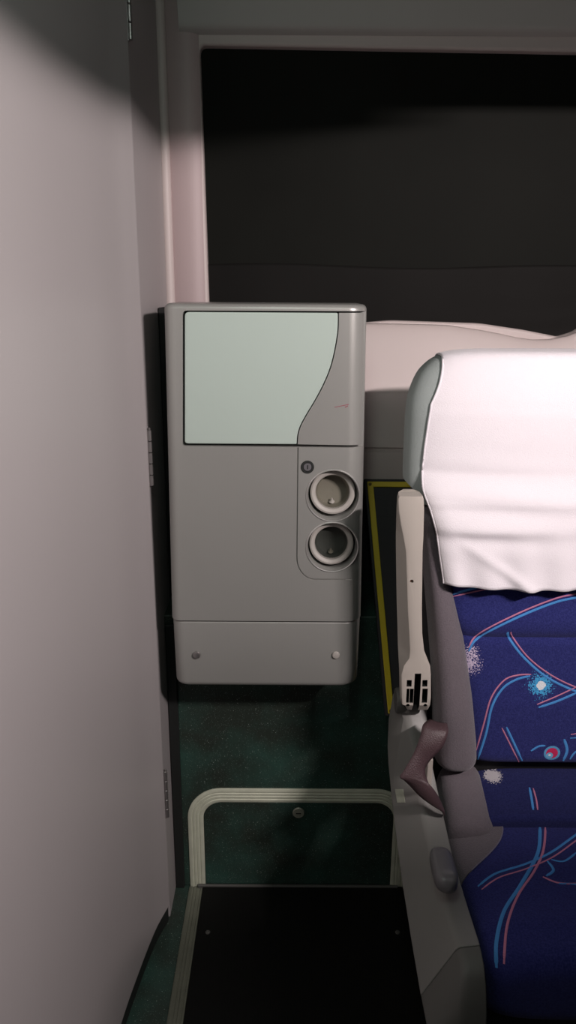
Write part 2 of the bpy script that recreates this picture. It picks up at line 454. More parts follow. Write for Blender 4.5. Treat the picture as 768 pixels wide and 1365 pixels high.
# openings in the body
xR = CXR + .02
top_open = round_poly([F(243.5, 414), F(243.5, 594.5), (xR, F(487, 597)[1]), (xR, F(487, 415)[1])], [.008, .004, 0, 0], 6)
boolean(body, tmp(add_prism(B(), top_open, YF - .05, YF + .022)), 'DIFFERENCE')
def control_outline(g):
    x0 = F(396, 640)[0] + g; z1 = F(440, 597)[1] + .002; z0 = F(440, 773)[1] + g; r = .036 - g
    pts = [(x0, z1), (x0, z0 + r * 1.3)] + [(x0 + r - r * math.cos(k / 8 * math.pi / 2), z0 + r * 1.3 - r * 1.3 * math.sin(k / 8 * math.pi / 2)) for k in range(1, 9)] + [(xR, z0), (xR, z1)]
    return pts
boolean(body, tmp(add_prism(B(), control_outline(0), YF - .05, YF + .004 + .0005)), 'DIFFERENCE') if False else None
cups = [(444, 661), (443, 729.5)]
CR = .0345 * 1.33
def cutter(px, py, r, d0, d1):
    p = at(px, py, YF); return tmp(add_lathe(B(), [(r, 0), (r, d1 - d0)], (p.x, YF + d0, p.z), (0, 1, 0), 48))
# groove around the control panel, cut as a slim channel
bm = B()
co = control_outline(0); ci = control_outline(.0022)
add_prism(bm, co[:-2] + [(xR, co[-2][1]), (xR, ci[-2][1])] + list(reversed(ci[:-2])), YF - .05, YF + .0030)
ctl = None
chan = tmp(bm); boolean(body, chan, 'DIFFERENCE')
for c in cups:
    p = at(*c, YF)
    boolean(body, tmp(add_lathe(B(), [(CR + .006, -.02), (CR + .0035, .0), (CR + .0012, .005), (CR - .0005, .016), (CR - .001, .10)], (p.x, YF, p.z), (0, 1, 0), 56)), 'DIFFERENCE')
bev(body, .0013, 2)
# flap and side panel of the upper opening, cut from the same curved shell
def panel(name, outline, m, yoff=0., thick=.018, bevel_=.0018, extra=None):
    o = obj(name, shell(CZS, CZT, YF + yoff, YF + yoff + .06, RL, RR, top=.0), m, cab)
    boolean(o, tmp(add_prism(B(), outline, YF - .05, YF + thick)), 'INTERSECT')
    return bev(o, bevel_, 3)
curve = [(450.5, 417), (450, 440), (446, 466), (440, 490), (431, 512), (420, 533), (408, 553), (400, 568), (396.5, 580), (395.5, 592.5)]
curve = spline(curve, 4)
door_out = round_poly([F(x, y) for x, y in reversed(curve)] + [F(246, 415.8), F(246, 591.5)], [.0] * len(curve) + [.008, .006], 5)
flap = panel('flap_door', door_out, M['mint'], .0, .014, .0022); flap['label'] = 'glossy pale green flap with a curved right edge'
side_out = [F(x + 1.3, y) for x, y in curve] + [(xR, F(487, 594.5)[1]), (xR, F(487, 416.8)[1])]
sp_ = panel('side_panel', side_out, M['silver'], .0005, .014, .0016)
bm = B(); add_box(bm, CXL + .02, CXR - .012, YF + .0215, YF + .024, F(300, 595)[1] + .001, F(300, 414)[1] - .001); obj('inner_panel', bm, M['black'], cab)
# lower skirt
sk = obj('skirt', shell(CZB, CZS - .0018, YF + .002, YP - .002, RL + .004, RR, top=.003, bot=.012, ins=.001, taper=.02), M['silver'], cab)
for px in (262, 448):
    p = at(px, 873.5, YF); s_ = screw('cap_screw', (p.x, YF + .0015, p.z), (0, -1, 0), .0078, M['ring'] if px > 300 else M['steel'], cab, slot=False, h=.004)
# cup holders
for i, c in enumerate(cups):
    p = at(*c, YF); o_ = Vector((p.x + (.0 if i == 0 else -.001), YF, p.z + .004))
    ax = Vector((0, -1, .10))
    h = obj('cup_holder', add_lathe(B(), [(.0425, -.012), (.0425, .000), (.0417, .0025), (.0390, .004), (.0355, .0035), (.0325, .001), (.0315, -.006), (.0310, -.012)], o_ + Vector((0, .0135, 0)), ax, 56, cap=False), M['ring'], cab)
    obj('rim', add_lathe(B(), [(CR + .0015, .004), (CR + .0022, -.0008), (CR + .0035, -.0020), (CR + .0050, -.0008), (CR + .0058, .004)], (p.x, YF, p.z), (0, 1, 0), 56, cap=False), M['rim'], h)
    h['label'] = 'upper round cup holder ring' if i == 0 else 'lower round cup holder ring with dark inside'
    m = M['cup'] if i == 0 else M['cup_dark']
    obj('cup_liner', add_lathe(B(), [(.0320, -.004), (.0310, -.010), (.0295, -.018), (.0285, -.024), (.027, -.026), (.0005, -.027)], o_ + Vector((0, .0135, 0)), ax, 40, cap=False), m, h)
    b = B(); add_lathe(b, [(.0055, 0), (.003, .003), (.001, .009)], o_ + Vector((0, .0335, -.024)), (0, -.6, 1), 12); obj('cup_tab', b, M['ring'] if i == 0 else M['cup'], h)
# lock
p = at(410, 622.5, YF)
lock = obj('keylock', add_lathe(B(), [(.0122, -.002), (.0122, .001), (.0112, .002), (.0082, .002), (.0076, .0005), (.001, .0005)], (p.x, YF, p.z), (0, -1, 0), 36), M['rubber'], cab)
lc = obj('lock_core', add_lathe(B(), [(.0073, -.001), (.0073, .0015), (.0066, .0020), (.0005, .0020)], (p.x, YF, p.z), (0, -1, 0), 32), M['handle'], lock)
bm = B(); add_box(bm, p.x - .001, p.x + .001, YF - .0045, YF + .004, p.z - .004, p.z + .004); boolean(lc, tmp(bm), 'DIFFERENCE')
# faint red pen mark on the side panel
bm = B(); a0, a1 = at(446, 543, YF), at(465, 539, YF)
def strip3(bm, a, b, w_):
    d = (b - a).normalized(); n = Vector((-d.z, 0, d.x)) * w_ / 2; y = Vector((0, -.0003, 0))
    add_loft(bm, [[q - n + Vector((0, .0006, 0)), q + n + Vector((0, .0006, 0)), q + n + y, q - n + y] for q in (a, b)])
strip3(bm, a0, a1, .0007); strip3(bm, at(460, 543, YF), at(464, 541, YF), .0011); obj('pen_mark', bm, mat('pen_red', (.35, .02, .06), .6), sp_)
# dark carcass behind, reaching the partition
bm = B(); add_box(bm, XP + .001, CXR - .02, 1.575, YW - .012, .73, at(210, 410, 1.575).z)
cc = obj('cabinet_bracket', bm, M['black'], cab, bevel=.003)
bm = B(); add_box(bm, CXL + .015, CXR - .04, YP - .003, 1.576, .74, CZT - .03); obj('cabinet_back', bm, M['black'], cab)

# ============================================================ DARK PANEL WITH YELLOW EDGING
pt0 = at(488, 642, 1.585); pb0 = at(516, 951, 1.41)
ex = Vector((1, 0, 0)); L_ = .34
def pan_pt(u, v, d=0):   # u along X metres, v 0 top..1 bottom
    q = pt0.lerp(pb0, v) + ex * u
    n = (pb0 - pt0).normalized().cross(ex).normalized()
    if n.y > 0: n = -n
    return q + n * d
hp = thing('leaning_panel', 'dark textured panel edged with yellow strip, leaning between the cabinet and the seat', 'panel', (.3, 1.45, .5))
def slab(u0, u1, v0, v1, d0, d1):
    b = B(); vv = [b.verts.new(pan_pt(u, v, d)) for u in (u0, u1) for v in (v0, v1) for d in (d0, d1)]
    for f in ((0, 1, 3, 2), (4, 6, 7, 5), (0, 4, 5, 1), (2, 3, 7, 6), (0, 2, 6, 4), (1, 5, 7, 3)): b.faces.new([vv[i] for i in f])
    return b
obj('board', slab(-.004, L_, -.012, 1.012, -.012, 0), M['vinyl_dark'], hp, bevel=.002)
obj('edging', slab(.002, .0150, .0, 1.0, 0, .004), M['yellow'], hp, bevel=.0015)
obj('edging', slab(.0135, L_ - .004, .0, .024, 0, .004), M['yellow'], hp, bevel=.0015)
obj('edging', slab(.0135, L_ - .004, .976, 1.0, 0, .004), M['yellow'], hp, bevel=.0015)
for v in (.012, .988): 
    q = pan_pt(.008, v, .004); n = (pan_pt(0, 0, 1) - pan_pt(0, 0, 0)).normalized()
    screw('rivet', q, n, .0036, mat('rivet', (.18, .13, .02), .4, .3) if v < .5 else M['rivet'], hp, slot=False, h=.002)

# ============================================================ SEAT
SX = .505
seat = thing('coach_seat', 'blue patterned coach seat with grey bolsters and grey plastic side, facing the camera', 'seat', (SX, 1.0, 0))
# ---- backrest centre pad
def back_front(z): # front Y of the back at height z
    return lerp_table([(.50, 1.205), (.58, 1.198), (.68, 1.202), (.80, 1.222), (.93, 1.243), (1.05, 1.255), (1.2, 1.265), (1.28, 1.28)], z)[0]
def pad_inner(z):  # left edge of blue pad
    return lerp_table([(.50, .357), (.60, .348), (.70, .333), (.80, .315), (.90, .288), (.97, .270), (1.1, .235), (1.3, .235)], z)[0]
def strip_pad(zs, fx0, fx1, fyf, fyb, e=4, n=56):
    rings = []
    for z in zs:
        x0, x1, yf, yb = fx0(z), fx1(z), fyf(z), fyb(z)
        rings.append([(x, y, z) for x, y in superell((x0 + x1) / 2, (yf + yb) / 2, (x1 - x0) / 2, (yb - yf) / 2, e, n)])
    return rings
def rounded_ends(rings, r, top=True, bot=True, k=5):
    out = list(rings)
    def shrink(ring, s, dz):
        cx = sum(p[0] for p in ring) / len(ring); cy = sum(p[1] for p in ring) / len(ring)
        hw = max(p[0] for p in ring) - cx; hd = max(p[1] for p in ring) - cy
        return [(cx + (p[0] - cx) * (hw - s) / hw, cy + (p[1] - cy) * (hd - s) / hd, p[2] + dz) for p in ring]
    if bot: out = [shrink(rings[0], r * (1 - math.sin(a)), -r * math.cos(a)) for a in [i / k * math.pi / 2 for i in range(k)]] + out
    if top: out = out + [shrink(rings[-1], r * (1 - math.sin(a)), r * math.cos(a)) for a in [(k - 1 - i) / k * math.pi / 2 for i in range(k)]]
    return out
zs = [.575 + i * (1.24 - .575) / 90 for i in range(91)]
bump = lambda z: .007 * math.exp(-((z - .805) / .006) ** 2) - .004 * math.exp(-((z - .835) / .02) ** 2) + .028 * min(1, max(0, (z - .98) / .05))      # stitched crease
def add_pad(rings): return add_loft(B(), rings)
inx = lambda z: pad_inner(z) - .006 + .05 * min(1, max(0, (z - 1.0) / .045))
rings = strip_pad(zs, inx, lambda z: 2 * SX - inx(z), lambda z: back_front(z) + bump(z), lambda z: back_front(z) + .10, 7, 96)
back = obj('backrest', add_pad(rounded_ends(rings, .018)), M['black'], seat, angle=60)
# ---- grey bolsters
def bolster(sgn):
    def outer(z): return lerp_table([(.50, .276), (.60, .275), (.70, .270), (.80, .260), (.90, .249), (1.0, .236), (1.2, .228)], z)[0]
    f0 = outer; f1 = lambda z: pad_inner(z) + .004
    r = strip_pad([.57 + i * (1.0 - .57) / 30 for i in range(31)], f0, f1, lambda z: back_front(z) - .022 * min(1, max(0, (1.02 - z) / .25)) , lambda z: back_front(z) + .085, 2.6, 40)
    r = rounded_ends(r, .02)
    if sgn > 0: r = [[(2 * SX - p[0], p[1], p[2]) for p in q] for q in r]
    return obj('bolster', add_loft(B(), r), M['grey_fabric'], seat, angle=60)
bolster(-1); bolster(1)
# back shell behind the upholstery
r = strip_pad([.50 + i * .50 / 12 for i in range(13)], lambda z: .245, lambda z: 2 * SX - .245, lambda z: back_front(z) + .075, lambda z: back_front(z) + .115, 4, 40)
obj('back_shell', add_loft(B(), rounded_ends(r, .012)), M['vinyl_dark'], seat, angle=60)

# ---- lower flap of fabric between back and cushion
def cushion_rings(x0, x1, ys, ztop, zbot, e, n, r):
    rings = []
    for y in ys:
        zt_, zb_ = ztop(y), zbot(y)
        rings.append([(x, y, z) for x, z in superell((x0 + x1) / 2, (zt_ + zb_) / 2, (x1 - x0) / 2, (zt_ - zb_) / 2, e, n)])
    out = []
    k = 7
    def shrink(ring, s, dy):
        cx = (x0 + x1) / 2; cz = sum(p[2] for p in ring) / len(ring); hw = (x1 - x0) / 2; hz = max(p[2] for p in ring) - cz
        return [(cx + (p[0] - cx) * (hw - s) / hw, p[1] + dy, cz + (p[2] - cz) * (hz - s) / hz) for p in ring]
    for i in range(k): a = i / k * math.pi / 2; out.append(shrink(rings[0], r * (1 - math.sin(a)), -r * math.cos(a)))
    out += rings
    for i in range(k): a = (k - 1 - i) / k * math.pi / 2; out.append(shrink(rings[-1], r * (1 - math.sin(a)), r * math.cos(a)))
    return out
CX0 = .286
ztop = lambda y: lerp_table([(.83, .490), (.865, .498), (.90, .502), (.95, .496), (1.05, .488), (1.12, .484)], y)[0]
cush = obj('cushion', add_loft(B(), cushion_rings(CX0, 2 * SX - CX0, [.865 + .255 * i / 24 for i in range(25)], ztop, lambda y: .37, 5, 96, .035)), M['black'], seat, angle=60)
rear = obj('rear_gusset', add_loft(B(), cushion_rings(.335, 2 * SX - .335, [1.135, 1.165, 1.20, 1.24], lambda y: .505 + (y - 1.13) * .25, lambda y: .39, 5, 64, .012)), M['black'], seat, angle=60)
rg = obj('rear_bolster', add_loft(B(), cushion_rings(.284, .372, [1.13, 1.15, 1.18, 1.22], lambda y: .512 + (y - 1.13) * .35, lambda y: .39, 3, 40, .03)), M['grey_fabric'], seat, angle=60)
rg2 = obj('rear_bolster', add_loft(B(), [[(2 * SX - x, y, z) for x, y, z in q] for q in cushion_rings(.284, .372, [1.13, 1.15, 1.18, 1.22], lambda y: .512 + (y - 1.13) * .35, lambda y: .39, 3, 40, .03)]), M['grey_fabric'], seat, angle=60)

# pattern laid on the fabric: strands are part of the pad's own mesh
def hit(o, px, py):
    dg = bpy.context.evaluated_depsgraph_get()
    t = BVHTree.FromObject(o, dg); d = (R @ Vector(((px - 384) / FPX, -(py - 682.5) / FPX, -1))).normalized()
    h = t.ray_cast(CAM, d); return h[0], h[1]
def strands(o, lines):
    dg = bpy.context.evaluated_depsgraph_get(); t = BVHTree.FromObject(o, dg)
    bm = B(); bm.from_mesh(o.data)
    for mi, wpx, pts in lines:
        pp = spline(pts, 10); ctr = []
        for q in pp:
            d = (R @ Vector(((q[0] - 384) / FPX, -(q[1] - 682.5) / FPX, -1))).normalized()
            h = t.ray_cast(CAM, d)
            if h[0] is not None: ctr.append((h[0], h[1]))
        if len(ctr) < 3: continue
        rows = []
        n = len(ctr)
        for i, (p_, nr) in enumerate(ctr):
            tg = (ctr[min(i + 1, n - 1)][0] - ctr[max(i - 1, 0)][0])
            if tg.length < 1e-6: continue
            tg.normalize(); sd = tg.cross(nr).normalized(); wd = wpx * .0013 / 2 * (1 if 2 < i < n - 3 else .7)
            row = []
            for s_ in (-1, -.5, 0, .5, 1):
                q = p_ + sd * wd * s_; hh = t.find_nearest(q)
                lift = .0009 if abs(s_) < .9 else .0003
                row.append(bm.verts.new(hh[0] + hh[1] * lift))
            rows.append(row)
        for a, b in zip(rows, rows[1:]):
            for j in range(4):
                f = bm.faces.new((a[j], a[j + 1], b[j + 1], b[j])); f.material_index = mi
                if f.normal.length == 0: f.normal_update()
                f.normal_update()
                if f.normal.dot(ctr[0][1]) < 0: f.normal_flip()
    bm.to_mesh(o.data); bm.free(); finish(o.data, 60)
def pair(pts, off, w1=3.2, w2=2.2):
    """blue strand with a pink one beside it, offset in pixels along the view"""
    return [(1, w1, pts), (2, w2, [(x + off[0], y + off[1]) for x, y in pts])]
def setmats(o, m): 
    o.data.materials.clear()
    for x in (m, M['line_blue'], M['line_pink']): o.data.materials.append(x)

h1 = hit(back, 721, 913)[0]; h2 = hit(back, 629, 884)[0]; h3 = hit(back, 736, 1004)[0]
fb = blue_fabric('blue_back', [('cyan', h1, .0235), ('speckle', h2 + Vector((-.004, 0, 0)), .018), ('speckle', h2 + Vector((-.004, 0, .018)), .014), ('red', h3, .0150)])
strandsB = []
strandsB += pair([(604, 792), (650, 779), (690, 770)], (0, -0), 3.2, .1)[:1] + [(2, 2, [(604, 795), (650, 785), (705, 774)])]
strandsB += pair([(625, 868), (638, 850), (690, 823), (740, 803), (775, 795), (830, 780)], (0, -5))
strandsB += [(2, 2, [(681, 842), (684, 850), (705, 877), (735, 900), (768, 916), (800, 925)]), (1, 3.2, [(677, 842), (679, 851), (698, 876), (728, 902), (764, 920), (800, 932)])]
strandsB += [(2, 2.2, [(635, 1000), (645, 965), (655, 930), (672, 907), (690, 900), (708, 899)]), (1, 3.2, [(637, 1012), (648, 978), (656, 942), (670, 918), (688, 906), (707, 901)])]
strandsB += [(2, 2, [(716, 939), (740, 929), (768, 916)]), (1, 3.4, [(718, 943), (742, 935), (770, 923)])]
strandsB += [(2, 2, [(669, 970), (678, 988), (694, 1020)]), (1, 3.2, [(675, 969), (684, 988), (698, 1018)])]
strandsB += [(1, 3.2, [(708, 1001), (718, 995), (727, 994)]), (1, 4, [(752, 985), (756, 1000), (751, 1014)]), (2, 2, [(761, 979), (790, 975)]), (1, 2, [(760, 984), (790, 982)]), (1, 3, [(735, 1016), (768, 1026), (790, 1028)]), (1, 3, [(760, 1012), (768, 1002), (785, 998)])]
strandsB += pair([(800, 870), (850, 900), (900, 880)], (0, 6)) + pair([(830, 990), (840, 950), (880, 940)], (-4, -4))
setmats(back, fb); strands(back, strandsB)
fc = blue_fabric('blue_cushion', [])
strandsC = []
strandsC += [(1, 4.4, [(718, 1087), (720, 1110), (716, 1140), (694, 1180), (672, 1215), (662, 1255), (662, 1290)]), (2, 3, [(724, 1086), (727, 1105), (724, 1135), (712, 1162), (690, 1195), (676, 1235), (672, 1285)])]
strandsC += [(1, 3.4, [(637, 1182), (660, 1165), (700, 1152), (735, 1136), (775, 1108), (820, 1080)]), (2, 2.2, [(642, 1186), (665, 1170), (702, 1158), (738, 1142), (775, 1116), (820, 1090)])]
strandsC += [(1, 3.6, [(730, 1148), (738, 1160), (728, 1168)]), (2, 3, [(724, 1169), (745, 1177), (775, 1178)]), (1, 3, [(735, 1146), (752, 1148), (768, 1137)]), (1, 3, [(745, 1178), (760, 1178), (775, 1180)])]
strandsC += [(1, 4.4, [(830, 1120), (860, 1180), (850, 1250)]), (2, 3, [(838, 1120), (868, 1180), (858, 1250)])]
setmats(cush, fc); strands(cush, strandsC)
hh = hit(rear, 657, 1034)[0] or Vector((.37, 1.13, .5))
fr = blue_fabric('blue_rear_shaded', [('patch', hh, .020)], (.012, .015, .085))  # same blue darkened: shade of the recess put into the base colour
setmats(rear, fr); strands(rear, [(1, 3.4, [(706, 1050), (709, 1066), (711, 1080)]), (2, 2.2, [(711, 1051), (715, 1066), (717, 1080)])])

# ---- grey corner patch of the cushion: its own upholstery piece hugging the surface
def patch(o, outline_px, name, m, lift=.0025, parent=None):
    t = BVHTree.FromObject(o, bpy.context.evaluated_depsgraph_get())
    poly = outline_px
    def inside(x, y):
        c = False; j = len(poly) - 1
        for i in range(len(poly)):
            if (poly[i][1] > y) != (poly[j][1] > y) and x < (poly[j][0] - poly[i][0]) * (y - poly[i][1]) / (poly[j][1] - poly[i][1]) + poly[i][0]: c = not c
            j = i
        return c
    return t, inside
# corner patch: copy of the cushion skin cut by the seam line seen from above
seam = spline([(.395, 1.17), (.384, 1.155), (.386, 1.135), (.384, 1.115), (.370, 1.085), (.345, 1.055), (.318, 1.030), (.290, 1.008), (.262, .99)], 5)
cutp = [(x, y) for x, y in seam] + [(.22, .97), (.22, 1.20)]
gp = obj('corner_patch', add_loft(B(), cushion_rings(CX0 - .0022, 2 * SX - CX0 + .0022, [.865 + .260 * i / 24 for i in range(25)], lambda y: ztop(y) + .0022, lambda y: .368, 5, 96, .037)), M['grey_fabric'], seat, angle=60)
b = B(); add_loft(b, [[(x, y, z) for x, y in cutp] for z in (.3, .6)]); boolean(gp, tmp(b), 'INTERSECT')
gp.data.set_sharp_from_angle(angle=math.radians(60))
# piping on the seam
tcu = BVHTree.FromObject(cush, bpy.context.evaluated_depsgraph_get()); pts = []
for x, y in seam[10:-8]:
    h = tcu.ray_cast(Vector((x, y, .8)), Vector((0, 0, -1)))
    if h[0]: pts.append(h[0] + Vector((0, 0, .0018)))
obj('piping', add_tube(B(), pts, .0012, 8), mat('piping', (.2, .18, .25), .8), gp)

# ---- plastic side shroud
bm = B()
sec = [  # Y : outer bottom (x,z), ridge (x,z), inner top (x,z)
    (1.285, (.198, .60), (.206, .662), (.262, .662)),
    (1.255, (.194, .56), (.208, .668), (.262, .668)),
    (1.235, (.194, .535), (.220, .640), (.262, .640)),
    (1.20, (.196, .50), (.230, .600), (.262, .592)),
    (1.16, (.198, .468), (.236, .545), (.275, .53)),
    (1.12, (.199, .448), (.240, .505), (.281, .50)),
    (1.05, (.200, .424), (.243, .488), (.281, .488)),
    (.95, (.200, .410), (.245, .486), (.281, .490)),
    (.86, (.200, .403), (.2475, .493), (.281, .4965)),
]
def shroud_ring(y, ob, rd, it):
    return [(ob[0] + .004, y, ob[1] - .012), (ob[0], y, ob[1]), (rd[0] - .002, y, rd[1] - .006), (rd[0] + .003, y, rd[1] - .001), (rd[0] + .012, y, rd[1] + .001), (it[0], y, it[1]), (it[0], y, ob[1] - .012)]
add_loft(bm, [shroud_ring(*s_) for s_ in sec]); obj('side_shroud', bm, M['seat_plastic'], seat, angle=50, bevel=.002)
bm = B()
sec2 = [(.8595, (.2005, .4025), (.248, .4925), (.281, .496)), (.835, (.201, .400), (.248, .488), (.281, .490)), (.818, (.202, .396), (.246, .474), (.281, .472)), (.803, (.204, .385), (.243, .445), (.281, .44)), (.795, (.208, .365), (.238, .41), (.281, .40))]
add_loft(bm, [shroud_ring(*s_) for s_ in sec2]); e = obj('front_shroud', bm, M['seat_plastic_dark'], seat, angle=50, bevel=.002); e['label'] = 'darker grey front end of the plastic side'
# inner cream liner seen beside the belt
bm = B(); a = at(569, 1010, 1.165); add_box(bm, a.x, a.x + .010, 1.155, 1.20, .49, .60); obj('side_liner', bm, M['arm_plastic'], seat, bevel=.002)
# mirrored shroud on the far side
bm = B(); add_loft(bm, [[(2 * SX - x, y, z) for x, y, z in shroud_ring(*s_)] for s_ in sec + sec2[1:]]); obj('side_shroud', bm, M['seat_plastic'], seat, angle=50, bevel=.002)
# recline handle
p = atz(590, 1160, .505)
rr_ = []
bm = B()
ax_t = (atz(585, 1133, .50) - atz(600, 1187, .50)).normalized()
hc = (atz(585, 1133, .528) + atz(598, 1186, .528)) / 2; HL = (atz(585, 1133, .528) - atz(598, 1186, .528)).length / 2 * 1.0
for k in range(17):
    t = -1 + 2 * k / 16; s_ = max(.02, (1 - abs(t) ** 4)) ** .5; c = hc + ax_t * HL * t
    rr_.append([(c.x + x, c.y, c.z + z) for x, z in superell(0, 0, .0185 * s_, .017 * s_, 3.2, 28)])
add_loft(bm, rr_); e = obj('recline_handle', bm, M['handle'], seat, angle=60); e['label'] = 'rounded dark grey recline handle'
b = B(); add_tube(b, [hc + Vector((0, 0, 0)), hc + Vector((.01, 0, -.035))], .009, 14); obj('handle_pivot', b, M['seat_plastic_dark'], e)
# tape patch
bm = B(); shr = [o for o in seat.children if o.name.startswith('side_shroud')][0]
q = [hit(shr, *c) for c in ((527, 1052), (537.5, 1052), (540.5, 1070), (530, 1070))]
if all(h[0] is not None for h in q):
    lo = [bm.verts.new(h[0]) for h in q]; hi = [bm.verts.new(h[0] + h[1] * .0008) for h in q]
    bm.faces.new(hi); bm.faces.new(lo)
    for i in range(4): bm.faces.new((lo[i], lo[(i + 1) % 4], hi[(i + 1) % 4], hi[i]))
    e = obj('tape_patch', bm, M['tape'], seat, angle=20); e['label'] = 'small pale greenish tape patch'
else:
    print('NO TAPE', q); bm.free()
# ---- pedestal and frame
bm = B(); add_box(bm, .34, .38, .87, 1.24, .012, .36); add_box(bm, .30, .42, .76, 1.28, .0, .014); obj('leg', bm, M['black'], seat, bevel=.006)
bm = B(); add_box(bm, .63, .67, .87, 1.24, .012, .36); add_box(bm, .59, .71, .76, 1.28, .0, .014); obj('leg', bm, M['black'], seat, bevel=.006)
bm = B(); add_box(bm, .284, 2 * SX - .284, .85, 1.30, .345, .385); obj('seat_frame', bm, M['black'], seat, bevel=.006)
bm = B(); add_box(bm, .262, 2 * SX - .262, 1.23, 1.31, .386, .60); obj('back_frame', bm, M['black'], seat, bevel=.006)

# ---- armrest folded up
AY = 1.205
arows = [  # py, front left px, front right px, back-left px
    (659.5, 537, 560, 534), (661.5, 533, 564, 531), (666, 531.5, 565.5, 529.5), (680, 532, 566, 528.5), (700, 535, 565.5, 528), (718, 538.5, 565, 527.5), (735, 541.5, 564, 527.5),
    (775, 543, 563.5, 528), (811, 544, 563, 528.5), (845, 546, 563.5, 529.5), (868, 547, 566, 530), (878, 546, 570, 530.5), (888, 539, 574, 531), (900, 535.5, 575, 531.5), (930, 536, 575, 532), (940, 537, 574, 532.5), (946, 541, 571, 535)]
rings = []
for i, (py, fl_, fr_, bl) in enumerate(arows):
    Yf = AY - .0 - (.012 if i in (0, len(arows) - 1) else .0) * -1; Yf -= .010 * (py - 660) / 285
    a, b_ = at(fl_, py, Yf), at(fr_, py, Yf); c = at(bl, py, Yf + .028); z = a.z
    m_ = Vector((max(b_.x + .001, c.x + .02), Yf + .030, z)); r_ = .003
    rings.append([(a.x + r_, Yf, z), ((a.x + b_.x) / 2, Yf - .0008, z), (b_.x - r_, Yf, z), (b_.x - .0006, Yf + .0012, z), (b_.x, Yf + r_ + .001, z), (b_.x - .001, Yf + .030, z), (b_.x - .006, Yf + .038, z),
                  (c.x + .006, Yf + .038, z), (c.x, Yf + .028, z), (a.x - .0012, Yf + r_ + .003, z), (a.x, Yf + .0016, z)])
arm = obj('armrest', add_loft(B(), rings), M['arm_plastic'], seat, angle=50); arm['label'] = 'beige plastic armrest folded upright, slots at its lower end'
def armcut(x0, x1, y0, y1, d=.02):
    Yf = AY - .010 * ((y0 + y1) / 2 - 660) / 285; a = at(x0, y0, Yf); b_ = at(x1, y1, Yf)
    boolean(arm, tmp(add_box(B(), a.x, b_.x, Yf - .01, Yf + d, b_.z, a.z)), 'DIFFERENCE')
armcut(553.2, 558.4, 898, 952, .026)
armcut(542.5, 548.6, 906.5, 915); armcut(542.3, 545.0, 918, 936.5); armcut(546.6, 550.6, 918, 936.5); armcut(563.3, 569.6, 906.5, 915); armcut(563.3, 569.3, 918, 936.5)
for c in ((543.8, 940.5), (567, 940.5)):
    Yf = AY - .01; p = at(*c, Yf); boolean(arm, tmp(add_lathe(B(), [(.0034, -.01), (.0034, .018)], (p.x, Yf, p.z), (0, 1, 0), 16)), 'DIFFERENCE')
p = at(549, 775, AY - .004); boolean(arm, tmp(add_lathe(B(), [(.0032, -.01), (.0032, .010)], (p.x, AY - .004, p.z), (0, 1, 0), 20)), 'DIFFERENCE')
arm.data.materials.append(M['black'])  # slot insides coloured black in place of shade from their depth
for f in arm.data.polygons:
    c = f.center
    yf_ = AY - .010 * (1 - (c.z - at(549, 945, AY).z) / (at(549, 660, AY).z - at(549, 945, AY).z))
    xa, xb = at(541, 900, AY).x, at(571, 900, AY).x
    if xa < c.x < xb and c.z < at(549, 896, AY).z and c.y > yf_ + .0035 and c.z > at(549, 944.5, AY).z and c.y < yf_ + .0285: f.material_index = 1
    if abs(f.normal.y) > .5 and c.y > yf_ + .015 and c.y < yf_ + .029 and xa < c.x < xb: f.material_index = 1
screw('screw', (p.x, AY + .002, p.z), (0, -1, 0), .0028, mat('rust', (.16, .07, .04), .5, .3), arm, slot=False, h=.002)
bm = B(); add_lathe(bm, [(.022, 0), (.024, .003), (.024, .040), (.022, .043)], (.203, 1.245, .665), (1, 0, 0), 32); obj('armrest_pivot', bm, M['seat_plastic_dark'], seat)

# ---- seat belt
def ribbon(rows, name, parent=None, thick=.0014):
    A = spline([tuple(a) for a, b in rows], 6); Bb = spline([tuple(b) for a, b in rows], 6); bm = B(); vs = []
    for a, b_ in zip(A, Bb):
        a, b_ = Vector(a), Vector(b_)
        vs.append([bm.verts.new(a.lerp(b_, k / 6) + Vector((0, -.0035 * math.sin(math.pi * k / 6), 0))) for k in range(7)])
    for r0, r1 in zip(vs, vs[1:]):
        for k in range(6): bm.faces.new((r0[k], r0[k + 1], r1[k + 1], r1[k]))
    o = obj(name, bm, M['belt'], parent, angle=80); s_ = o.modifiers.new('s', 'SOLIDIFY'); s_.thickness = thick
    return o
belt = thing('seat_belt', 'dark brown seat belt webbing twisted over the grey plastic side of the seat', 'seat belt', (.22, 1.15, .5))
ribbon([(at(573, 958, 1.190), at(596, 964, 1.172)), (at(564, 966, 1.165), at(597.5, 976, 1.150)), (at(560, 982, 1.150), at(590, 996, 1.140)), (at(552, 1003, 1.140), at(572, 1016, 1.138)), (at(541, 1023, 1.130), at(567, 1030, 1.132)), (at(533.5, 1034, 1.125), at(575, 1052, 1.122))], 'upper_webbing', belt)
ribbon([(at(533, 1034, 1.1235), at(535, 1036, 1.1245)), (at(552, 1036, 1.110), at(546, 1046, 1.118)), (at(570, 1043, 1.102), at(560, 1061, 1.106)), (at(583, 1060, 1.105), at(576, 1073, 1.100)), (at(591, 1078, 1.112), at(589, 1081, 1.104)), (at(592.5, 1085, 1.125), at(591.5, 1086, 1.12))], 'lower_webbing', belt)

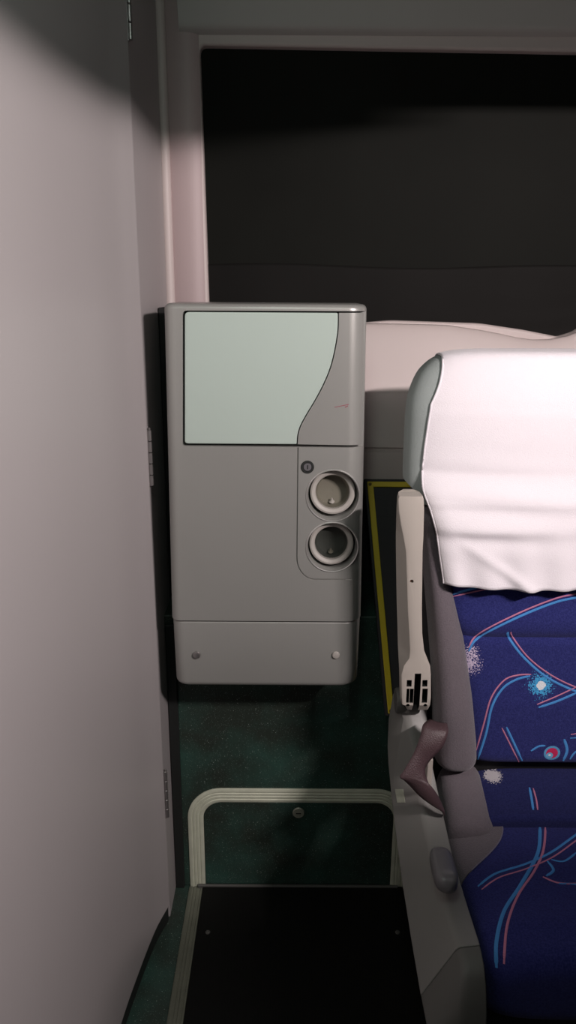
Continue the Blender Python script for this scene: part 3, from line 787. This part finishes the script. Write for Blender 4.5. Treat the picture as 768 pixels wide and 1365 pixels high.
# ---- antimacassar cover
cover = thing('headrest_cover', 'white cloth headrest cover with grey-green sides draped over the top of the blue seat', 'headrest cover', (SX, 1.3, 1.3))
HX0 = .207
def gus_ring(z, ins):
    x0 = HX0 + ins; x1 = 2 * SX - x0; yf = back_front(z) - .012 + ins * .25; yb = back_front(z) + .125 - ins * .25
    return [(x, y, z) for x, y in superell((x0 + x1) / 2, (yf + yb) / 2, (x1 - x0) / 2, (yb - yf) / 2, 3.4, 96)]
ht = [(1.040, .010), (1.055, .005), (1.075, .001), (1.10, 0), (1.15, 0), (1.2, .001), (1.23, .006), (1.259, .018), (1.275, .031), (1.286, .045), (1.292, .060), (1.2965, .085), (1.2985, .115)]
hs = spline(ht, 3)
bm = add_loft(B(), [gus_ring(z, i) for z, i in hs])
g = obj('side_gusset', bm, M['cover_grey'], cover, angle=60); g['label'] = 'smooth grey-green side of the cover'
# slanted hem: cut away rising to the outside
pa, pb_ = at(541, 641, 1.30), at(566, 668, 1.25)
b = B(); add_prism(b, [(pa.x - .05, pa.z + .03), (pa.x, pa.z), (pb_.x, pb_.z), (pb_.x, .9), (pa.x - .05, .9)], 1.0, 1.6); boolean(g, tmp(b), 'DIFFERENCE')
b = B(); b.from_mesh(g.data); bmesh.ops.delete(b, geom=[f for f in b.faces if f.normal.z < -.5], context='FACES'); b.to_mesh(g.data); b.free()
# cloth sheet wrapped over the head: rows follow the length front->top->back, columns run across
left_tab = [(z, x) for z, x in []]
lt_ = []
for px, py in ((588, 471), (586, 478), (583, 500), (581, 517), (576, 545), (573, 565), (568, 601), (564.5, 635), (563.5, 652), (567, 664), (573, 680), (581, 710), (585, 740), (590, 777)):
    Yg = 1.25; p = at(px, py, Yg); Yg = back_front(p.z) - .014; p = at(px, py, Yg); lt_.append((p.z, p.x))
lt_.sort()
def cl_left(z): return lerp_table(lt_, z)[0]
def gz_of(z):
    for (za, ia), (zb_, ib) in zip(hs, hs[1:]):
        if za <= z <= zb_: return ia + (ib - ia) * (z - za) / (zb_ - za + 1e-9)
    return hs[0][1] if z < hs[0][0] else hs[-1][1]
tg = BVHTree.FromObject(g, bpy.context.evaluated_depsgraph_get())
zbot = at(680, 776, 1.24).z
bm = B(); rows = []
NU = 110
ZC = 1.215
zf = [zbot + (ZC - zbot) * i / 60 for i in range(61)]
def gus_yf(x, z):   # front surface of the head at x,z
    h = tg.ray_cast(Vector((x, .8, z)), Vector((0, 1, 0)), 1.0)
    return h[0].y if h[0] else None
def wr(u, v, x):
    return 1.5 * wr0(u, v, x)
def wr0(u, v, x):
    """soft folds of the cloth; v 0 at hem 1 at top"""
    d = 0
    e_ = math.exp(-u * 4.0)
    d += .0045 * math.exp(-((v - .33 + .03 * u) / .035) ** 2) * math.exp(-((u - .15) / .2) ** 2)
    d += .004 * math.sin((v * 6.0 + u * .6) * 2 * math.pi) * math.exp(-((v - .45) / .2) ** 2) * (.35 + .65 * math.sin(u * 5 + .6) ** 2) * .7
    d += .0035 * math.sin(u * 46 + 3 * v) * max(0, .33 - v) * 2.2
    d += .006 * math.exp(-((u - .02 - (.33 - v) * .9) / .03) ** 2) * max(0, .33 - v) * 2.4
    return d
for zi, z in enumerate(zf):
    row = []; x0 = cl_left(z); x1 = 2 * SX - x0; v = zi / 60
    for k in range(NU + 1):
        u = k / NU; x = x0 + (x1 - x0) * u
        ym = back_front(max(z, .93)) - .018
        gy = gus_yf(x, z)
        if gy is None: gy = tg.find_nearest(Vector((x, back_front(z), z)))[0].y
        y = min(gy - .0025, ym + .03)
        if z < 1.10:
            yy = back_front(z) - .028 - .008 * math.sin(math.pi * min(u, 1 - u) * 2) ** .5
            edge = max(0, 1 - min(u, 1 - u) / .06) ** 2
            yy += .010 * edge
            t = min(1, max(0, (1.10 - z) / .05)); y = yy if y is None else y * (1 - t) + yy * t
        zz = z + (.0022 * math.sin(u * 9 + 1) + .004 * math.exp(-((u - .02) / .05) ** 2)) * max(0, 1 - v * 6)
        row.append(bm.verts.new((x, y - wr(min(u, 1 - u), v, x) * (1 if v < .8 else max(0, (1 - v) / .2)), zz)))
    rows.append(row)
# over the top and down the back
def top_z(x, y):
    h = tg.ray_cast(Vector((x, y, 1.6)), Vector((0, 0, -1))); return h[0].z if h[0] else None
NT = 34
yc = back_front(1.22) + .055
lz = lerp_table(lt_, 1.288)[0]
for i in range(1, NT + 12):
    row = []
    a = min(i, NT) / NT * math.pi
    x0 = cl_left(ZC) + (max(lz, .262) - cl_left(ZC)) * math.sin(min(a, math.pi / 2)); x1 = 2 * SX - x0
    for k in range(NU + 1):
        u = k / NU; x = x0 + (x1 - x0) * u
        if i <= NT:
            d = Vector((0, -math.cos(a), math.sin(a))); c = Vector((x, yc, ZC)); h = tg.ray_cast(c + d * .5, -d, .5)
            q = (h[0] + h[1] * .0 + d * .003) if h[0] else c + d * .06
            if i == 0: q.y = rows[60][k].co.y
            row.append(bm.verts.new(q))
        else:
            row.append(bm.verts.new((rows[-1][k].co.x, back_front(ZC) + .131, ZC - (i - NT) * .012)))
    rows.append(row)
for a, b_ in zip(rows, rows[1:]):
    for k in range(NU): bm.faces.new((a[k], a[k + 1], b_[k + 1], b_[k]))
cl = obj('cloth', bm, M['cover_white'], cover, angle=80)
s_ = cl.modifiers.new('s', 'SOLIDIFY'); s_.thickness = .0016; s_.offset = 0
# stitched edge seam
bm = B(); ptsL = [r[0].co for r in []]
me = cl.data; edge = [me.vertices[i * (NU + 1)].co + Vector((.0015, -.0016, 0)) for i in range(0, 76)]
add_tube(bm, [tuple(e_) for e_ in edge[::2]], .0017, 8); obj('seam', bm, M['cover_white'], cl)
edge = [me.vertices[i * (NU + 1) + NU].co + Vector((-.0015, -.0016, 0)) for i in range(0, 62)]
bm = B(); add_tube(bm, [tuple(e_) for e_ in edge[::2]], .0017, 8); obj('seam', bm, M['cover_white'], cl)

# ============================================================ overhead luggage rack (unseen, added above the frame to shade the upper partition)
bm = B()
rp = [(.52, 1.86), (.54, 1.80), (.62, 1.775), (1.6, 1.775), (1.6, 1.90), (.60, 1.90)]
rp = rp[:3] + [(.60, 1.774)] + rp[3:] if False else rp
rp = [(.55, 1.765), (.557, 1.765), (.560, 1.87), (1.0, 1.87), (1.005, 1.79), (1.6, 1.79), (1.6, 1.95), (.60, 1.95), (.55, 1.90)]
add_loft(bm, [[(x, y, z) for x, z in rp] for y in (-.5, .98)]); add_box(bm, .55, 1.6, .9805, .995, 1.781, 1.95); struct('unseen_rack', bm, M['vinyl_dark'])  # end cap added to keep lamp light off the window header
# ============================================================ finish: move group origins to their bases
bpy.context.view_layer.update()
for nm, loc in BASE.items():
    o = bpy.data.objects[nm]
    o.location = loc
    for ch in o.children: ch.matrix_parent_inverse = Matrix.Translation(-loc)

# unseen seat copy, added and shifted sideways to shade this cushion's front
def copy_tree(o, parent=None):
    c = o.copy(); C.objects.link(c)
    if parent: c.parent = parent; c.matrix_parent_inverse = o.matrix_parent_inverse.copy()
    for ch in list(o.children): copy_tree(ch, c)
    return c
shade_seat = copy_tree(seat); shade_seat.location.y -= .90; shade_seat.location.x += .32
shade_seat['label'] = 'unseen coach seat copy outside the right edge, added to shade the cushion'
shade_cover = copy_tree(cover); shade_cover.location.y -= .90; shade_cover.location.x += .32
shade_cover['label'] = 'headrest cover on the unseen seat copy added for shade, outside the right edge'
